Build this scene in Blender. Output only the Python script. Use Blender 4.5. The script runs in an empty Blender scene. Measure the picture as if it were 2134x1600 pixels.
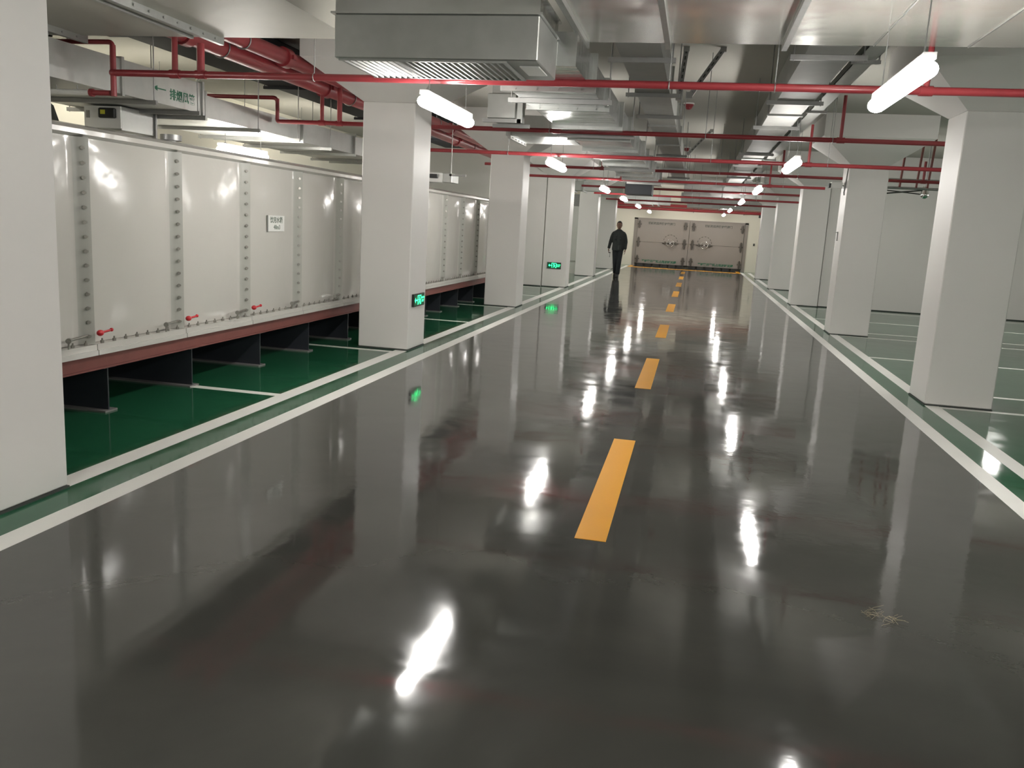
import bpy, bmesh, math, random
from mathutils import Vector, Matrix
random.seed(7)
scn = bpy.context.scene
PI = math.pi

# ------------------------------------------------------------------ camera
H = 1.45
cam_d = bpy.data.cameras.new('camera'); cam = bpy.data.objects.new('camera', cam_d)
scn.collection.objects.link(cam); scn.camera = cam
Rm = ((0.9763958669721875, -0.09160074798697504, 0.19560269407106054),
      (0.2088186706751386, 0.16894014955838166, -0.9632517784279765),
      (0.05518943501339927, 0.9813605498670803, 0.1840804102219556))
cam.matrix_world = Matrix(Rm).to_4x4()
cam.location = (0, 0, H)
cam_d.sensor_fit = 'HORIZONTAL'; cam_d.sensor_width = 36.0
cam_d.lens = 36.0 * 1770.43 / 2134
cam_d.clip_start = 0.05; cam_d.clip_end = 200

# ------------------------------------------------------------------ world, exposure
wd = bpy.data.worlds.new('world'); scn.world = wd; wd.use_nodes = True
wd.node_tree.nodes['Background'].inputs[0].default_value = (0.75, 0.8, 0.85, 1)
wd.node_tree.nodes['Background'].inputs[1].default_value = 0.03
scn.view_settings.view_transform = 'Standard'; scn.view_settings.look = 'None'
scn.view_settings.gamma = 1; scn.view_settings.use_curve_mapping = False
scn.view_settings.exposure = 1.52
LAMP = 27.0            # emission of the lit tubes

# ------------------------------------------------------------------ materials
def _mat(name):
    m = bpy.data.materials.new(name); m.use_nodes = True
    nt = m.node_tree; b = nt.nodes['Principled BSDF']
    return m, nt, b
def N(nt, t, **kw):
    n = nt.nodes.new(t)
    for k, v in kw.items():
        if k in n.inputs: n.inputs[k].default_value = v
        else: setattr(n, k, v)
    return n
def pos(nt):
    return nt.nodes.new('ShaderNodeNewGeometry').outputs['Position']
def paint(name, col, rough=0.5, metal=0.0, var=0.06, vscale=3.0, bump=0.0, bscale=40.0, spec=0.5, rvar=0.0, stretch=None):
    m, nt, b = _mat(name)
    L = nt.links
    b.inputs['Metallic'].default_value = metal
    b.inputs['Specular IOR Level'].default_value = spec
    src = pos(nt)
    if stretch:
        mp = N(nt, 'ShaderNodeMapping'); mp.inputs['Scale'].default_value = stretch
        L.new(src, mp.inputs['Vector']); src = mp.outputs['Vector']
    nz = N(nt, 'ShaderNodeTexNoise'); nz.inputs['Scale'].default_value = vscale; nz.inputs['Detail'].default_value = 5
    L.new(src, nz.inputs['Vector'])
    mx = nt.nodes.new('ShaderNodeMix'); mx.data_type = 'RGBA'
    mx.inputs[6].default_value = (*[c*(1-var) for c in col], 1)
    mx.inputs[7].default_value = (*[min(1, c*(1+var)) for c in col], 1)
    L.new(nz.outputs['Fac'], mx.inputs[0]); L.new(mx.outputs[2], b.inputs['Base Color'])
    b.inputs['Roughness'].default_value = rough
    if rvar:
        mr = N(nt, 'ShaderNodeMapRange'); mr.inputs['To Min'].default_value = max(0.02, rough-rvar); mr.inputs['To Max'].default_value = rough+rvar
        L.new(nz.outputs['Fac'], mr.inputs['Value']); L.new(mr.outputs['Result'], b.inputs['Roughness'])
    if bump:
        n2 = N(nt, 'ShaderNodeTexNoise'); n2.inputs['Scale'].default_value = bscale; n2.inputs['Detail'].default_value = 3
        L.new(src, n2.inputs['Vector'])
        bp = N(nt, 'ShaderNodeBump'); bp.inputs['Strength'].default_value = 1.0; bp.inputs['Distance'].default_value = bump
        L.new(n2.outputs['Fac'], bp.inputs['Height']); L.new(bp.outputs['Normal'], b.inputs['Normal'])
    return m
def emis(name, col, s):
    m, nt, b = _mat(name)
    b.inputs['Base Color'].default_value = (*col, 1)
    b.inputs['Emission Color'].default_value = (*col, 1); b.inputs['Emission Strength'].default_value = s
    return m
def floor_mat(name, col, col2=None, rough=0.055, spec=0.5):
    """self-levelling epoxy: glossy coat, gentle waves, trowel marks"""
    m, nt, b = _mat(name); L = nt.links
    P = pos(nt)
    nz = N(nt, 'ShaderNodeTexNoise'); nz.inputs['Scale'].default_value = 0.9; nz.inputs['Detail'].default_value = 7; nz.inputs['Roughness'].default_value = 0.6
    nz.inputs['Distortion'].default_value = 0.8
    L.new(P, nz.inputs['Vector'])
    cr = N(nt, 'ShaderNodeMapRange'); cr.inputs['From Min'].default_value = 0.35; cr.inputs['From Max'].default_value = 0.68
    L.new(nz.outputs['Fac'], cr.inputs['Value'])
    mx = nt.nodes.new('ShaderNodeMix'); mx.data_type = 'RGBA'
    mx.inputs[6].default_value = (*col, 1); mx.inputs[7].default_value = (*(col2 or [c*1.18 for c in col]), 1)
    L.new(cr.outputs['Result'], mx.inputs[0]); L.new(mx.outputs[2], b.inputs['Base Color'])
    b.inputs['Specular IOR Level'].default_value = spec; b.inputs['IOR'].default_value = 1.5
    # scuffed patches raise roughness
    n3 = N(nt, 'ShaderNodeTexNoise'); n3.inputs['Scale'].default_value = 2.3; n3.inputs['Detail'].default_value = 8; n3.inputs['Distortion'].default_value = 1.5
    L.new(P, n3.inputs['Vector'])
    mr = N(nt, 'ShaderNodeMapRange'); mr.inputs['From Min'].default_value = 0.4; mr.inputs['From Max'].default_value = 0.75
    mr.inputs['To Min'].default_value = rough; mr.inputs['To Max'].default_value = rough+0.07
    L.new(n3.outputs['Fac'], mr.inputs['Value']); L.new(mr.outputs['Result'], b.inputs['Roughness'])
    w1 = N(nt, 'ShaderNodeTexNoise'); w1.inputs['Scale'].default_value = 1.6; w1.inputs['Detail'].default_value = 2
    w2 = N(nt, 'ShaderNodeTexNoise'); w2.inputs['Scale'].default_value = 11; w2.inputs['Detail'].default_value = 3
    w3 = N(nt, 'ShaderNodeTexNoise'); w3.inputs['Scale'].default_value = 60; w3.inputs['Detail'].default_value = 2
    for w in (w1, w2, w3): L.new(P, w.inputs['Vector'])
    msk = N(nt, 'ShaderNodeTexNoise'); msk.inputs['Scale'].default_value = 0.28; msk.inputs['Detail'].default_value = 2
    L.new(P, msk.inputs['Vector'])
    mk = N(nt, 'ShaderNodeMapRange'); mk.inputs['From Min'].default_value = 0.48; mk.inputs['From Max'].default_value = 0.62; mk.inputs['To Min'].default_value = 0.25; mk.inputs['To Max'].default_value = 3.2
    L.new(msk.outputs['Fac'], mk.inputs['Value'])
    ml = N(nt, 'ShaderNodeMath'); ml.operation = 'MULTIPLY'; L.new(w2.outputs['Fac'], ml.inputs[0]); L.new(mk.outputs['Result'], ml.inputs[1])
    b1 = N(nt, 'ShaderNodeBump'); b1.inputs['Distance'].default_value = 0.0024
    b2 = N(nt, 'ShaderNodeBump'); b2.inputs['Distance'].default_value = 0.00022
    b3 = N(nt, 'ShaderNodeBump'); b3.inputs['Distance'].default_value = 0.00002
    for bb in (b1, b2, b3): bb.inputs['Strength'].default_value = 1.0
    L.new(w1.outputs['Fac'], b1.inputs['Height']); L.new(ml.outputs['Value'], b2.inputs['Height']); L.new(w3.outputs['Fac'], b3.inputs['Height'])
    L.new(b1.outputs['Normal'], b2.inputs['Normal']); L.new(b2.outputs['Normal'], b3.inputs['Normal']); L.new(b3.outputs['Normal'], b.inputs['Normal'])
    return m
M = {}
M['floor_grey'] = floor_mat('grey_epoxy', (0.050, 0.050, 0.045), (0.064, 0.064, 0.057))
M['floor_green'] = floor_mat('green_epoxy', (0.016, 0.098, 0.047), (0.020, 0.112, 0.055), spec=0.32)
M['line_white'] = paint('white_road_paint', (0.80, 0.79, 0.75), 0.4, bump=0.0004, bscale=60)
M['line_yellow'] = paint('yellow_road_paint', (0.74, 0.33, 0.006), 0.35, var=0.05, bump=0.0004, bscale=60)
M['white_wall'] = paint('white_wall_paint', (0.77, 0.752, 0.722), 0.45, var=0.02, vscale=1.2, bump=0.0008, bscale=14)
M['cream_wall'] = paint('cream_wall_paint', (0.74, 0.71, 0.60), 0.6, var=0.03, vscale=1.0)
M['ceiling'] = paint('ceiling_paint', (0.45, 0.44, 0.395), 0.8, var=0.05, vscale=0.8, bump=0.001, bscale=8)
M['joint'] = paint('dark_joint', (0.05, 0.055, 0.05), 0.7)
M['galv'] = paint('galvanised_sheet', (0.46, 0.47, 0.45), 0.42, metal=0.85, var=0.14, vscale=9, bump=0.006, bscale=3.5, rvar=0.08)
M['galv_dull'] = paint('dull_galvanised_sheet', (0.34, 0.34, 0.32), 0.55, metal=0.5, var=0.12, vscale=6, bump=0.003, bscale=4)
M['galv_pale'] = paint('pale_galvanised_sheet', (0.42, 0.41, 0.365), 0.5, metal=0.3, var=0.10, vscale=2.2, bump=0.003, bscale=2)
M['galv_smooth'] = paint('smooth_galvanised_sheet', (0.53, 0.52, 0.475), 0.19, metal=0.62, var=0.05, vscale=2, bump=0.01, bscale=1.1, rvar=0.03)
M['galv_crinkled'] = paint('crinkled_galvanised_sheet', (0.66, 0.67, 0.66), 0.24, metal=1.0, var=0.08, vscale=8, bump=0.012, bscale=2.2, rvar=0.05, stretch=(0.6, 3.5, 1))
M['flange'] = paint('galvanised_flange', (0.42, 0.43, 0.41), 0.42, metal=0.85, var=0.12, vscale=20)
M['steel'] = paint('dull_steel', (0.33, 0.33, 0.32), 0.45, metal=0.8, var=0.1, vscale=20)
M['red_pipe'] = paint('red_pipe_paint', (0.27, 0.034, 0.040), 0.32, var=0.12, vscale=6)
M['red_prim'] = paint('red_oxide_primer', (0.19, 0.060, 0.050), 0.5, var=0.15, vscale=8)
M['black_matte'] = paint('matte_black', (0.012, 0.013, 0.018), 0.6, var=0.2)
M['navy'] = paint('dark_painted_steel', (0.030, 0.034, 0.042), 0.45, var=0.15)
M['beam_grey'] = paint('beam_flange_paint', (0.20, 0.19, 0.185), 0.5, var=0.15)
M['tank'] = paint('gelcoat_white', (0.54, 0.525, 0.485), 0.14, var=0.03, vscale=1.5, bump=0.006, bscale=3.0, rvar=0.04)
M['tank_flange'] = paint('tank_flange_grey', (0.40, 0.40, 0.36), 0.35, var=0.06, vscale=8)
M['bolt'] = paint('zinc_bolt', (0.30, 0.29, 0.26), 0.4, metal=0.7, var=0.2, vscale=50)
M['red_plastic'] = paint('red_plastic', (0.55, 0.02, 0.03), 0.35)
M['black_plastic'] = paint('black_plastic', (0.015, 0.016, 0.015), 0.4)
M['white_plastic'] = paint('white_plastic', (0.78, 0.78, 0.75), 0.35, var=0.02)
M['housing'] = paint('lamp_housing', (0.7, 0.7, 0.68), 0.4, var=0.02)
M['tube'] = emis('lit_tube', (1.0, 0.97, 0.93), LAMP)
M['tube_dim'] = emis('dim_tube', (1.0, 0.95, 0.82), 7.0)
M['green_led'] = emis('green_led', (0.03, 0.85, 0.25), 1.6)
M['green_bg'] = emis('green_panel', (0.002, 0.05, 0.02), 0.35)
M['green_text'] = paint('green_stencil', (0.015, 0.14, 0.07), 0.5)
M['grey_text'] = paint('grey_stencil', (0.10, 0.10, 0.09), 0.5)
M['label_text'] = paint('label_green_text', (0.16, 0.20, 0.16), 0.5)
M['door_paint'] = paint('blast_door_paint', (0.30, 0.265, 0.235), 0.45, var=0.08, vscale=1.5)
M['door_dark'] = paint('blast_door_hardware', (0.13, 0.115, 0.10), 0.4, metal=0.3, var=0.2, vscale=9)
M['gasket'] = paint('door_gasket', (0.03, 0.028, 0.025), 0.6)
M['chrome'] = paint('polished_steel', (0.8, 0.8, 0.78), 0.15, metal=1.0, var=0.02)
M['yellow_label'] = paint('yellow_label', (0.6, 0.6, 0.05), 0.5)
M['skin'] = paint('skin', (0.23, 0.13, 0.09), 0.5, var=0.06)
M['hair'] = paint('hair', (0.012, 0.011, 0.010), 0.6)
M['jacket'] = paint('dark_jacket_cloth', (0.032, 0.037, 0.036), 0.85, var=0.35, vscale=14, bump=0.01, bscale=12)
M['trousers'] = paint('dark_trouser_cloth', (0.016, 0.020, 0.023), 0.85, var=0.25, vscale=12, bump=0.01, bscale=10)
M['shoe'] = paint('black_shoe', (0.012, 0.012, 0.012), 0.4)
M['straw'] = paint('dry_straw', (0.42, 0.36, 0.24), 0.8, var=0.2, vscale=60)

# ------------------------------------------------------------------ builders
C = scn.collection
class MB:
    def __init__(s): s.v = []; s.f = []; s.mi = []; s.sm = []
    def add(s, vs, fs, mi=0, smooth=False):
        o = len(s.v); s.v += [tuple(v) for v in vs]
        for f in fs: s.f.append(tuple(i+o for i in f)); s.mi.append(mi); s.sm.append(smooth)
        return s
    def box(s, x0, x1, y0, y1, z0, z1, mi=0):
        vs = [(x, y, z) for z in (z0, z1) for y in (y0, y1) for x in (x0, x1)]
        return s.add(vs, [(0, 2, 3, 1), (4, 5, 7, 6), (0, 1, 5, 4), (2, 6, 7, 3), (0, 4, 6, 2), (1, 3, 7, 5)], mi)
    def bbox(s, x0, x1, y0, y1, z0, z1, r=0.01, mi=0):
        """box with chamfered vertical edges and chamfered top/bottom"""
        def ring(z, k):
            a, b2, c, d = x0+k, x1-k, y0+k, y1-k; q = r
            return [(a+q, c, z), (b2-q, c, z), (b2, c+q, z), (b2, d-q, z), (b2-q, d, z), (a+q, d, z), (a, d-q, z), (a, c+q, z)]
        rs = [ring(z0, r), ring(z0+r, 0), ring(z1-r, 0), ring(z1, r)]
        vs = [p for rr in rs for p in rr]; fs = []
        for k in range(3):
            for i in range(8):
                j = (i+1) % 8; fs.append((k*8+i, k*8+j, k*8+8+j, k*8+8+i))
        fs.append(tuple(range(7, -1, -1))); fs.append(tuple(range(24, 32)))
        return s.add(vs, fs, mi)
    def cyl(s, a, b, r, n=12, r2=None, mi=0, caps=True, smooth=True):
        a = Vector(a); b = Vector(b); d = (b-a).normalized()
        u = d.orthogonal().normalized(); w = d.cross(u); r2 = r if r2 is None else r2
        vs = [a+r*(math.cos(t)*u+math.sin(t)*w) for t in [2*PI*i/n for i in range(n)]]
        vs += [b+r2*(math.cos(t)*u+math.sin(t)*w) for t in [2*PI*i/n for i in range(n)]]
        s.add(vs, [(i, (i+1) % n, n+(i+1) % n, n+i) for i in range(n)], mi, smooth)
        if caps:
            s.add(vs[:n], [tuple(range(n-1, -1, -1))], mi); s.add(vs[n:], [tuple(range(n))], mi)
        return s
    def tube(s, pts, r, n=10, mi=0):
        for i in range(len(pts)-1): s.cyl(pts[i], pts[i+1], r, n, mi=mi)
        for p in pts[1:-1]: s.ball(p, r*1.02, 8, 6, mi)
        return s
    def bend(s, p0, p1, p2, rad, r, n=10, k=6):
        """pipe from p0 to p2 with a rounded elbow at p1"""
        p0, p1, p2 = map(Vector, (p0, p1, p2)); a = p1+(p0-p1).normalized()*rad; c = p1+(p2-p1).normalized()*rad
        pts = [p0]
        for i in range(k+1):
            t = i/k; pts.append((1-t)**2*a+2*t*(1-t)*p1+t*t*c)
        pts.append(p2); return s.tube(pts, r, n)
    def ball(s, c, r, nu=12, nv=8, mi=0, sx=1, sy=1, sz=1):
        vs = []; fs = []
        for j in range(nv+1):
            ph = PI*j/nv
            for i in range(nu):
                th = 2*PI*i/nu
                vs.append((c[0]+sx*r*math.sin(ph)*math.cos(th), c[1]+sy*r*math.sin(ph)*math.sin(th), c[2]+sz*r*math.cos(ph)))
        for j in range(nv):
            for i in range(nu):
                k = (i+1) % nu; fs.append((j*nu+i, (j+1)*nu+i, (j+1)*nu+k, j*nu+k))
        return s.add(vs, fs, mi, True)
    def torus(s, c, R, r, axis='Y', n=28, m=8, mi=0, a0=0, a1=2*PI):
        vs = []; fs = []; full = abs(a1-a0-2*PI) < 1e-6; nn = n if full else n+1
        for i in range(nn):
            t = a0+(a1-a0)*i/n
            for j in range(m):
                q = 2*PI*j/m; rr = R+r*math.cos(q); h = r*math.sin(q)
                p = {'Y': (rr*math.cos(t), h, rr*math.sin(t)), 'Z': (rr*math.cos(t), rr*math.sin(t), h), 'X': (h, rr*math.cos(t), rr*math.sin(t))}[axis]
                vs.append((c[0]+p[0], c[1]+p[1], c[2]+p[2]))
        for i in range(n if full else n):
            k = (i+1) % nn
            for j in range(m): fs.append((i*m+j, k*m+j, k*m+(j+1) % m, i*m+(j+1) % m))
        return s.add(vs, fs, mi, True)
    def prism(s, prof, axis, a0, a1, mi=0):
        """closed profile (list of 2D) swept along axis between a0 and a1"""
        def P3(p, a): return {'X': (a, p[0], p[1]), 'Y': (p[0], a, p[1]), 'Z': (p[0], p[1], a)}[axis]
        n = len(prof); vs = [P3(p, a0) for p in prof]+[P3(p, a1) for p in prof]
        fs = [(i, (i+1) % n, n+(i+1) % n, n+i) for i in range(n)]+[tuple(range(n-1, -1, -1)), tuple(range(n, 2*n))]
        return s.add(vs, fs, mi)
    def build(s, name, mats, parent=None, origin=None, kind=None, label=None):
        if not isinstance(mats, (list, tuple)): mats = [mats]
        if parent is not None: off = Vector(parent['_o'])
        elif origin is not None: off = Vector(origin)
        else:
            xs, ys, zs = zip(*s.v); off = Vector(((min(xs)+max(xs))/2, (min(ys)+max(ys))/2, min(zs)))
        me = bpy.data.meshes.new(name); me.from_pydata([tuple(Vector(v)-off) for v in s.v], [], s.f)
        for m in mats: me.materials.append(m)
        me.polygons.foreach_set('material_index', s.mi); me.polygons.foreach_set('use_smooth', s.sm); me.update()
        bm = bmesh.new(); bm.from_mesh(me); bmesh.ops.recalc_face_normals(bm, faces=bm.faces); bm.to_mesh(me); bm.free()
        o = bpy.data.objects.new(name, me); C.objects.link(o)
        if parent is not None: o.parent = parent; o['_o'] = tuple(off)
        else: o.location = off; o['_o'] = tuple(off)
        if kind: o['kind'] = kind
        if label: o['label'] = label
        return o
def tag(o, label, cat, group=None, kind=None):
    o['label'] = label; o['category'] = cat
    if group: o['group'] = group
    if kind: o['kind'] = kind
    return o
def thing(name, loc, label, cat, group=None):
    o = bpy.data.objects.new(name, None); o.empty_display_size = 0.1; C.objects.link(o); o.location = loc; o['_o'] = tuple(loc)
    return tag(o, label, cat, group)
def struct(name, mb, mats):
    return mb.build(name, mats, kind='structure')
def copypart(o, name, parent, delta):
    c = o.copy(); c.name = name; C.objects.link(c); c.parent = parent; c.location = Vector(o.location)+Vector(delta); return c
def text_mesh(name, body, size, mat, parent, M4, ext=0.0008, bold=0.0):
    """lettering: body in the local XY plane placed by matrix M4 (world)"""
    cu = bpy.data.curves.new(name, 'FONT'); cu.body = body; cu.size = size; cu.extrude = ext; cu.offset = bold
    cu.align_x = 'CENTER'; cu.align_y = 'CENTER'; cu.resolution_u = 2
    t = bpy.data.objects.new(name+'_tmp', cu); C.objects.link(t)
    dg = bpy.context.evaluated_depsgraph_get(); me = bpy.data.meshes.new_from_object(t.evaluated_get(dg))
    bpy.data.objects.remove(t); me.name = name
    me.transform(Matrix.Translation(-Vector(parent['_o'])) @ M4)
    me.materials.clear(); me.materials.append(mat)
    o = bpy.data.objects.new(name, me); C.objects.link(o); o.parent = parent; o['_o'] = parent['_o']
    return o
def face_mat(p, right, up):
    r = Vector(right); u = Vector(up); n = r.cross(u)
    m = Matrix((r, u, n)).transposed().to_4x4(); m.translation = Vector(p); return m
FRONT = lambda p: face_mat(p, (1, 0, 0), (0, 0, 1))      # faces -Y
EAST = lambda p: face_mat(p, (0, 1, 0), (0, 0, 1))       # faces +X

# ------------------------------------------------------------------ dimensions
XL, XR = -3.03, 2.234; S = 5.902; YL0, YR0 = 8.956, 8.459; W = 0.585
CZ = 3.35; YF = 38.2
Lk = lambda k: YL0+(k-1)*S
Rk = lambda k: YR0+(k-1)*S
XW0, XW1 = -8.2, 9.5; YB = -9.0

# ------------------------------------------------------------------ floor
def build_floor():
    xs = [XW0-0.2, -2.77, 1.98, XW1+0.2]
    ys = [YB-0.2, 4, 12, 20, 30, YF-1.0, YF+0.2]
    mb = MB()
    for i in range(len(xs)-1):
        for j in range(len(ys)-1):
            mi = 0 if i == 1 else 1
            mb.add([(xs[i], ys[j], 0), (xs[i+1], ys[j], 0), (xs[i+1], ys[j+1], 0), (xs[i], ys[j+1], 0)], [(0, 1, 2, 3)], mi)
    mb.add([(XW0-.2, YB-.2, -.1), (XW1+.2, YB-.2, -.1), (XW1+.2, YF+.2, -.1), (XW0-.2, YF+.2, -.1)], [(3, 2, 1, 0)], 0)
    bmf = mb.build('floor', [M['floor_grey'], M['floor_green']], origin=(0, 0, 0), kind='structure')
build_floor()
T = 0.0012
# long edge lines
for (x0, x1, lab) in ((-2.83, -2.706, 'long white line edging the grey lane on the water tank side'),
                      (-3.17, -3.035, 'long white line running along the feet of the left-hand columns'),
                      (1.921, 2.045, 'long white line edging the grey lane on the right-hand side'),
                      (2.237, 2.365, 'long white line running along the feet of the right-hand columns')):
    tag(MB().box(x0, x1, YB, YF-1.15, 0, T).build('lane_edge_line', M['line_white']), lab, 'road marking')
# bay lines
names = ['first', 'second', 'third', 'fourth', 'fifth', 'sixth', 'seventh', 'eighth', 'ninth', 'tenth', 'eleventh', 'twelfth', 'thirteenth', 'fourteenth', 'fifteenth', 'sixteenth']
yl = [3.2, 6.18, 8.82, 12.1, 14.72, 17.7, 20.25]
for i, y in enumerate(yl):
    tag(MB().box(-8.0, -3.17, y-.045, y+.045, 0, T).build('bay_line', M['line_white']),
        'white parking bay line crossing the green floor left of the lane, %s from the camera' % names[i], 'road marking', 'parking bay lines on the left')
yr = [3.4, 5.95, 8.40, 9.28, 11.78, 14.25, 15.0, 17.15, 19.6]
for i, y in enumerate(yr):
    tag(MB().box(2.365, 9.3, y-.042, y+.042, 0, T).build('bay_line', M['line_white']),
        'white parking bay line crossing the green floor right of the lane, %s from the camera' % names[i], 'road marking', 'parking bay lines on the right')
yd = [(-4.2, -2.2), (-.2, 1.85), (3.84, 5.89), (7.97, 9.98), (12.09, 13.86), (16.28, 18.12), (20.3, 22.3), (24.4, 26.4), (28.4, 30.4), (32.4, 34.4)]
for i, (a, b) in enumerate(yd):
    if b < 2: continue
    tag(MB().box(-.435, -.285, a, b, 0, T*1.5).build('centre_dash', M['line_yellow']),
        'yellow centre line dash on the grey lane, %s from the camera' % names[i-2], 'road marking', 'yellow centre line dashes')
tag(MB().box(-2.70, 1.915, 35.9, 36.5, 0, T).box(-2.70, -2.55, 36.5, 37.9, 0, T).box(1.765, 1.915, 36.5, 37.9, 0, T).build('threshold_marking', M['line_yellow']),
    'faint orange-yellow band painted on the floor before the blast doors', 'road marking')

# ------------------------------------------------------------------ shell
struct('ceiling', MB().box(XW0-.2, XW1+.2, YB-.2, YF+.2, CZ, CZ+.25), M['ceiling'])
struct('wall_left', MB().box(XW0-.2, XW0, YB, YF, 0, CZ), M['cream_wall'])
struct('wall_right', MB().box(XW1, XW1+.2, YB, YF, 0, CZ), M['white_wall'])
struct('wall_back', MB().box(XW0-.2, XW1+.2, YB-.2, YB, 0, CZ), M['white_wall'])
struct('wall_left_cross', MB().box(XW0, XL-W-.02, Lk(3)-.05, Lk(3)+.15, 0, CZ), M['white_wall'])
struct('wall_right_cross', MB().box(XR+W+.02, XW1, Rk(3)+.08, Rk(3)+.28, 0, CZ), M['white_wall'])
struct('trim_1', MB().box(XR+W+.02, XW1, Rk(3)+.068, Rk(3)+.08, 0, .02).box(XW0, XL-W-.02, Lk(3)-.062, Lk(3)-.05, 0, .02), M['joint'])
DX0, DX1, DZ = -2.69, 2.15, 2.06
mb = MB().box(XW0, DX0, YF, YF+.4, 0, CZ).box(DX1, XW1, YF, YF+.4, 0, CZ).box(DX0, DX1, YF, YF+.4, DZ, CZ).box(DX0, DX1, YF+.25, YF+.4, 0, DZ)
struct('wall_far', mb, M['cream_wall'])

# ------------------------------------------------------------------ columns with flared heads
nm = {0: 'nearest', 1: 'second', 2: 'third', 3: 'fourth', 4: 'fifth', 5: 'sixth'}
def column(x0, y0, label, group):
    x1, y1 = x0+W, y0+W
    t = thing('column', ((x0+x1)/2, (y0+y1)/2, 0), label, 'column', group)
    MB().bbox(x0, x1, y0, y1, 0.012, 2.66, 0.008).build('shaft', M['white_wall'], t)
    MB().box(x0-.004, x1+.004, y0-.004, y1+.004, 0, .011).build('base_joint', M['joint'], t)
    e = .5
    def ring(k, z): return [(x0-k, y0-k, z), (x1+k, y0-k, z), (x1+k, y1+k, z), (x0-k, y1+k, z)]
    vs = ring(0, 2.66)+ring(e, 3.02)+ring(e, CZ-.001); fs = [(3, 2, 1, 0), (8, 9, 10, 11)]
    for r in (0, 1):
        for i in range(4): j = (i+1) % 4; fs.append((r*4+i, r*4+j, r*4+4+j, r*4+4+i))
    MB().add(vs, fs).build('capital', M['white_wall'], t)
extraL = {0: 'white square column cut by the left edge of the frame, nearest the camera', 1: 'white square column in front of the water tank carrying a green exit sign on its lane side',
          2: 'white square column at the far end of the water tank', 3: 'white square column with a small green exit sign on its front', 4: 'white square column left of the lane behind the one with the front exit sign',
          5: 'farthest white column left of the lane, beside the walking man'}
extraR = {0: 'white square column right of the lane beside the camera', 1: 'broad white square column nearest on the right of the lane', 2: 'second white square column on the right, with a hook and small white box on it',
          3: 'third white square column on the right, beside the cross wall', 4: 'fourth white square column on the right of the lane', 5: 'farthest white column on the right, before the blast doors'}
for k in range(0, 6):
    if k > 0 or True: column(XL-W, Lk(k), extraL[k], 'columns left of the lane')
    if k > 0: column(XR, Rk(k), extraR[k], 'columns right of the lane')

# ------------------------------------------------------------------ lamps
def lamp(x, y, z, label, group, ln=1.3, top=None, tm='tube'):
    top = top or CZ
    t = thing('batten_lamp', (x, y, z), label, 'lamp', group)
    a, b = y-ln/2, y+ln/2
    MB().box(x-.03, x+.03, a+.02, b-.02, z+.045, z+.075).build('housing', M['housing'], t)
    r_ = .054; mb = MB(); n = 18; vs = []; fs = []
    st = [(a, .35), (a+.012, .7), (a+.035, .93), (a+.06, 1), (b-.06, 1), (b-.035, .93), (b-.012, .7), (b, .35)]
    for (yy, k) in st:
        for i in range(n): q = 2*PI*i/n; vs.append((x+r_*k*math.cos(q), yy, z+r_*k*.8*math.sin(q)))
    for j in range(len(st)-1):
        for i in range(n): fs.append((j*n+i, j*n+(i+1) % n, (j+1)*n+(i+1) % n, (j+1)*n+i))
    fs += [tuple(range(n)), tuple(range((len(st)-1)*n, len(st)*n))]
    mb.add(vs, fs, 0, True); mb.build('diffuser', M[tm], t)
    for yy in (a+.15, b-.15):
        MB().cyl((x, yy, z+.07), (x, yy, top), .004, 6).box(x-.012, x+.012, yy-.012, yy+.012, z+.07, z+.085).build('hanger', M['steel'], t)
for i, y in enumerate([-5.2, 0.75, 6.65, 12.0, 18.5, 23.4, 29.3, 36.3]):
    where = ['added unseen behind the camera', 'overhead beside the camera', 'hanging beside the second left column', 'hanging beside the third left column', 'hanging beside the fourth left column', 'hanging beside the fifth left column', 'high above the walking man', 'nearest the blast doors'][i]
    lamp(-1.98, y, 2.28, 'lit white batten lamp of the left row, '+where, 'lamps in the left row')
for i, y in enumerate([-6.0, -0.6, 5.25, 10.75, 16.5, 22.2, 29.7, 36.3]):
    where = ['added unseen behind the camera', 'overhead beside the camera', 'before the nearest right column', 'before the second right column', 'before the third right column', 'before the fourth right column', 'before the fifth right column', 'nearest the blast doors'][i]
    lamp(1.02, y, 2.30, 'lit white batten lamp of the right row, '+where, 'lamps in the right row', top={2: 2.745, 6: 2.495}.get(i))
for i, y in enumerate([3.6, 9.9, 15.9]):
    lamp(-5.55, y, 2.13, 'lit batten lamp hanging low over the water tank, '+['above its near end', 'above its middle', 'above its far end'][i], 'lamps over the tank', 1.15, top=[2.36, 2.325, 3.018][i])
for i, (x_, y) in enumerate([(4.0, -1.0), (3.8, 3.2), (5.7, 10.9), (5.7, 17.0)]):  # first two are unseen, added to brighten the nearest right column
    lamp(x_, y, 2.30, 'lit batten lamp over the right-hand parking bays, '+['added unseen behind the camera', 'added unseen abreast of the camera', 'behind the nearest column', 'before the cross wall'][i], 'lamps over the right bays', 1.15, top=None)
for i, (yy, zz) in enumerate([(7.3, 2.90), (10.3, 2.84), (14.6, 2.84)]):
    lamp(-7.3, yy, zz, 'lit batten lamp high behind the duct over the tank, '+['at its near end', 'at its middle', 'at its far end'][i], 'lamps behind the duct over the tank', tm='tube_dim')
for i, (xx, yy) in enumerate([(-5.9, 24.5), (-5.9, 33.5), (5.6, 24.5), (5.6, 33.5)]):  # unseen lamps added out of view to brighten the far wall
    lamp(xx, yy, 2.5, 'added unseen batten lamp behind the far columns, '+['left and nearer', 'left and farther', 'right and nearer', 'right and farther'][i], 'added lamps behind the far columns')

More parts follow.
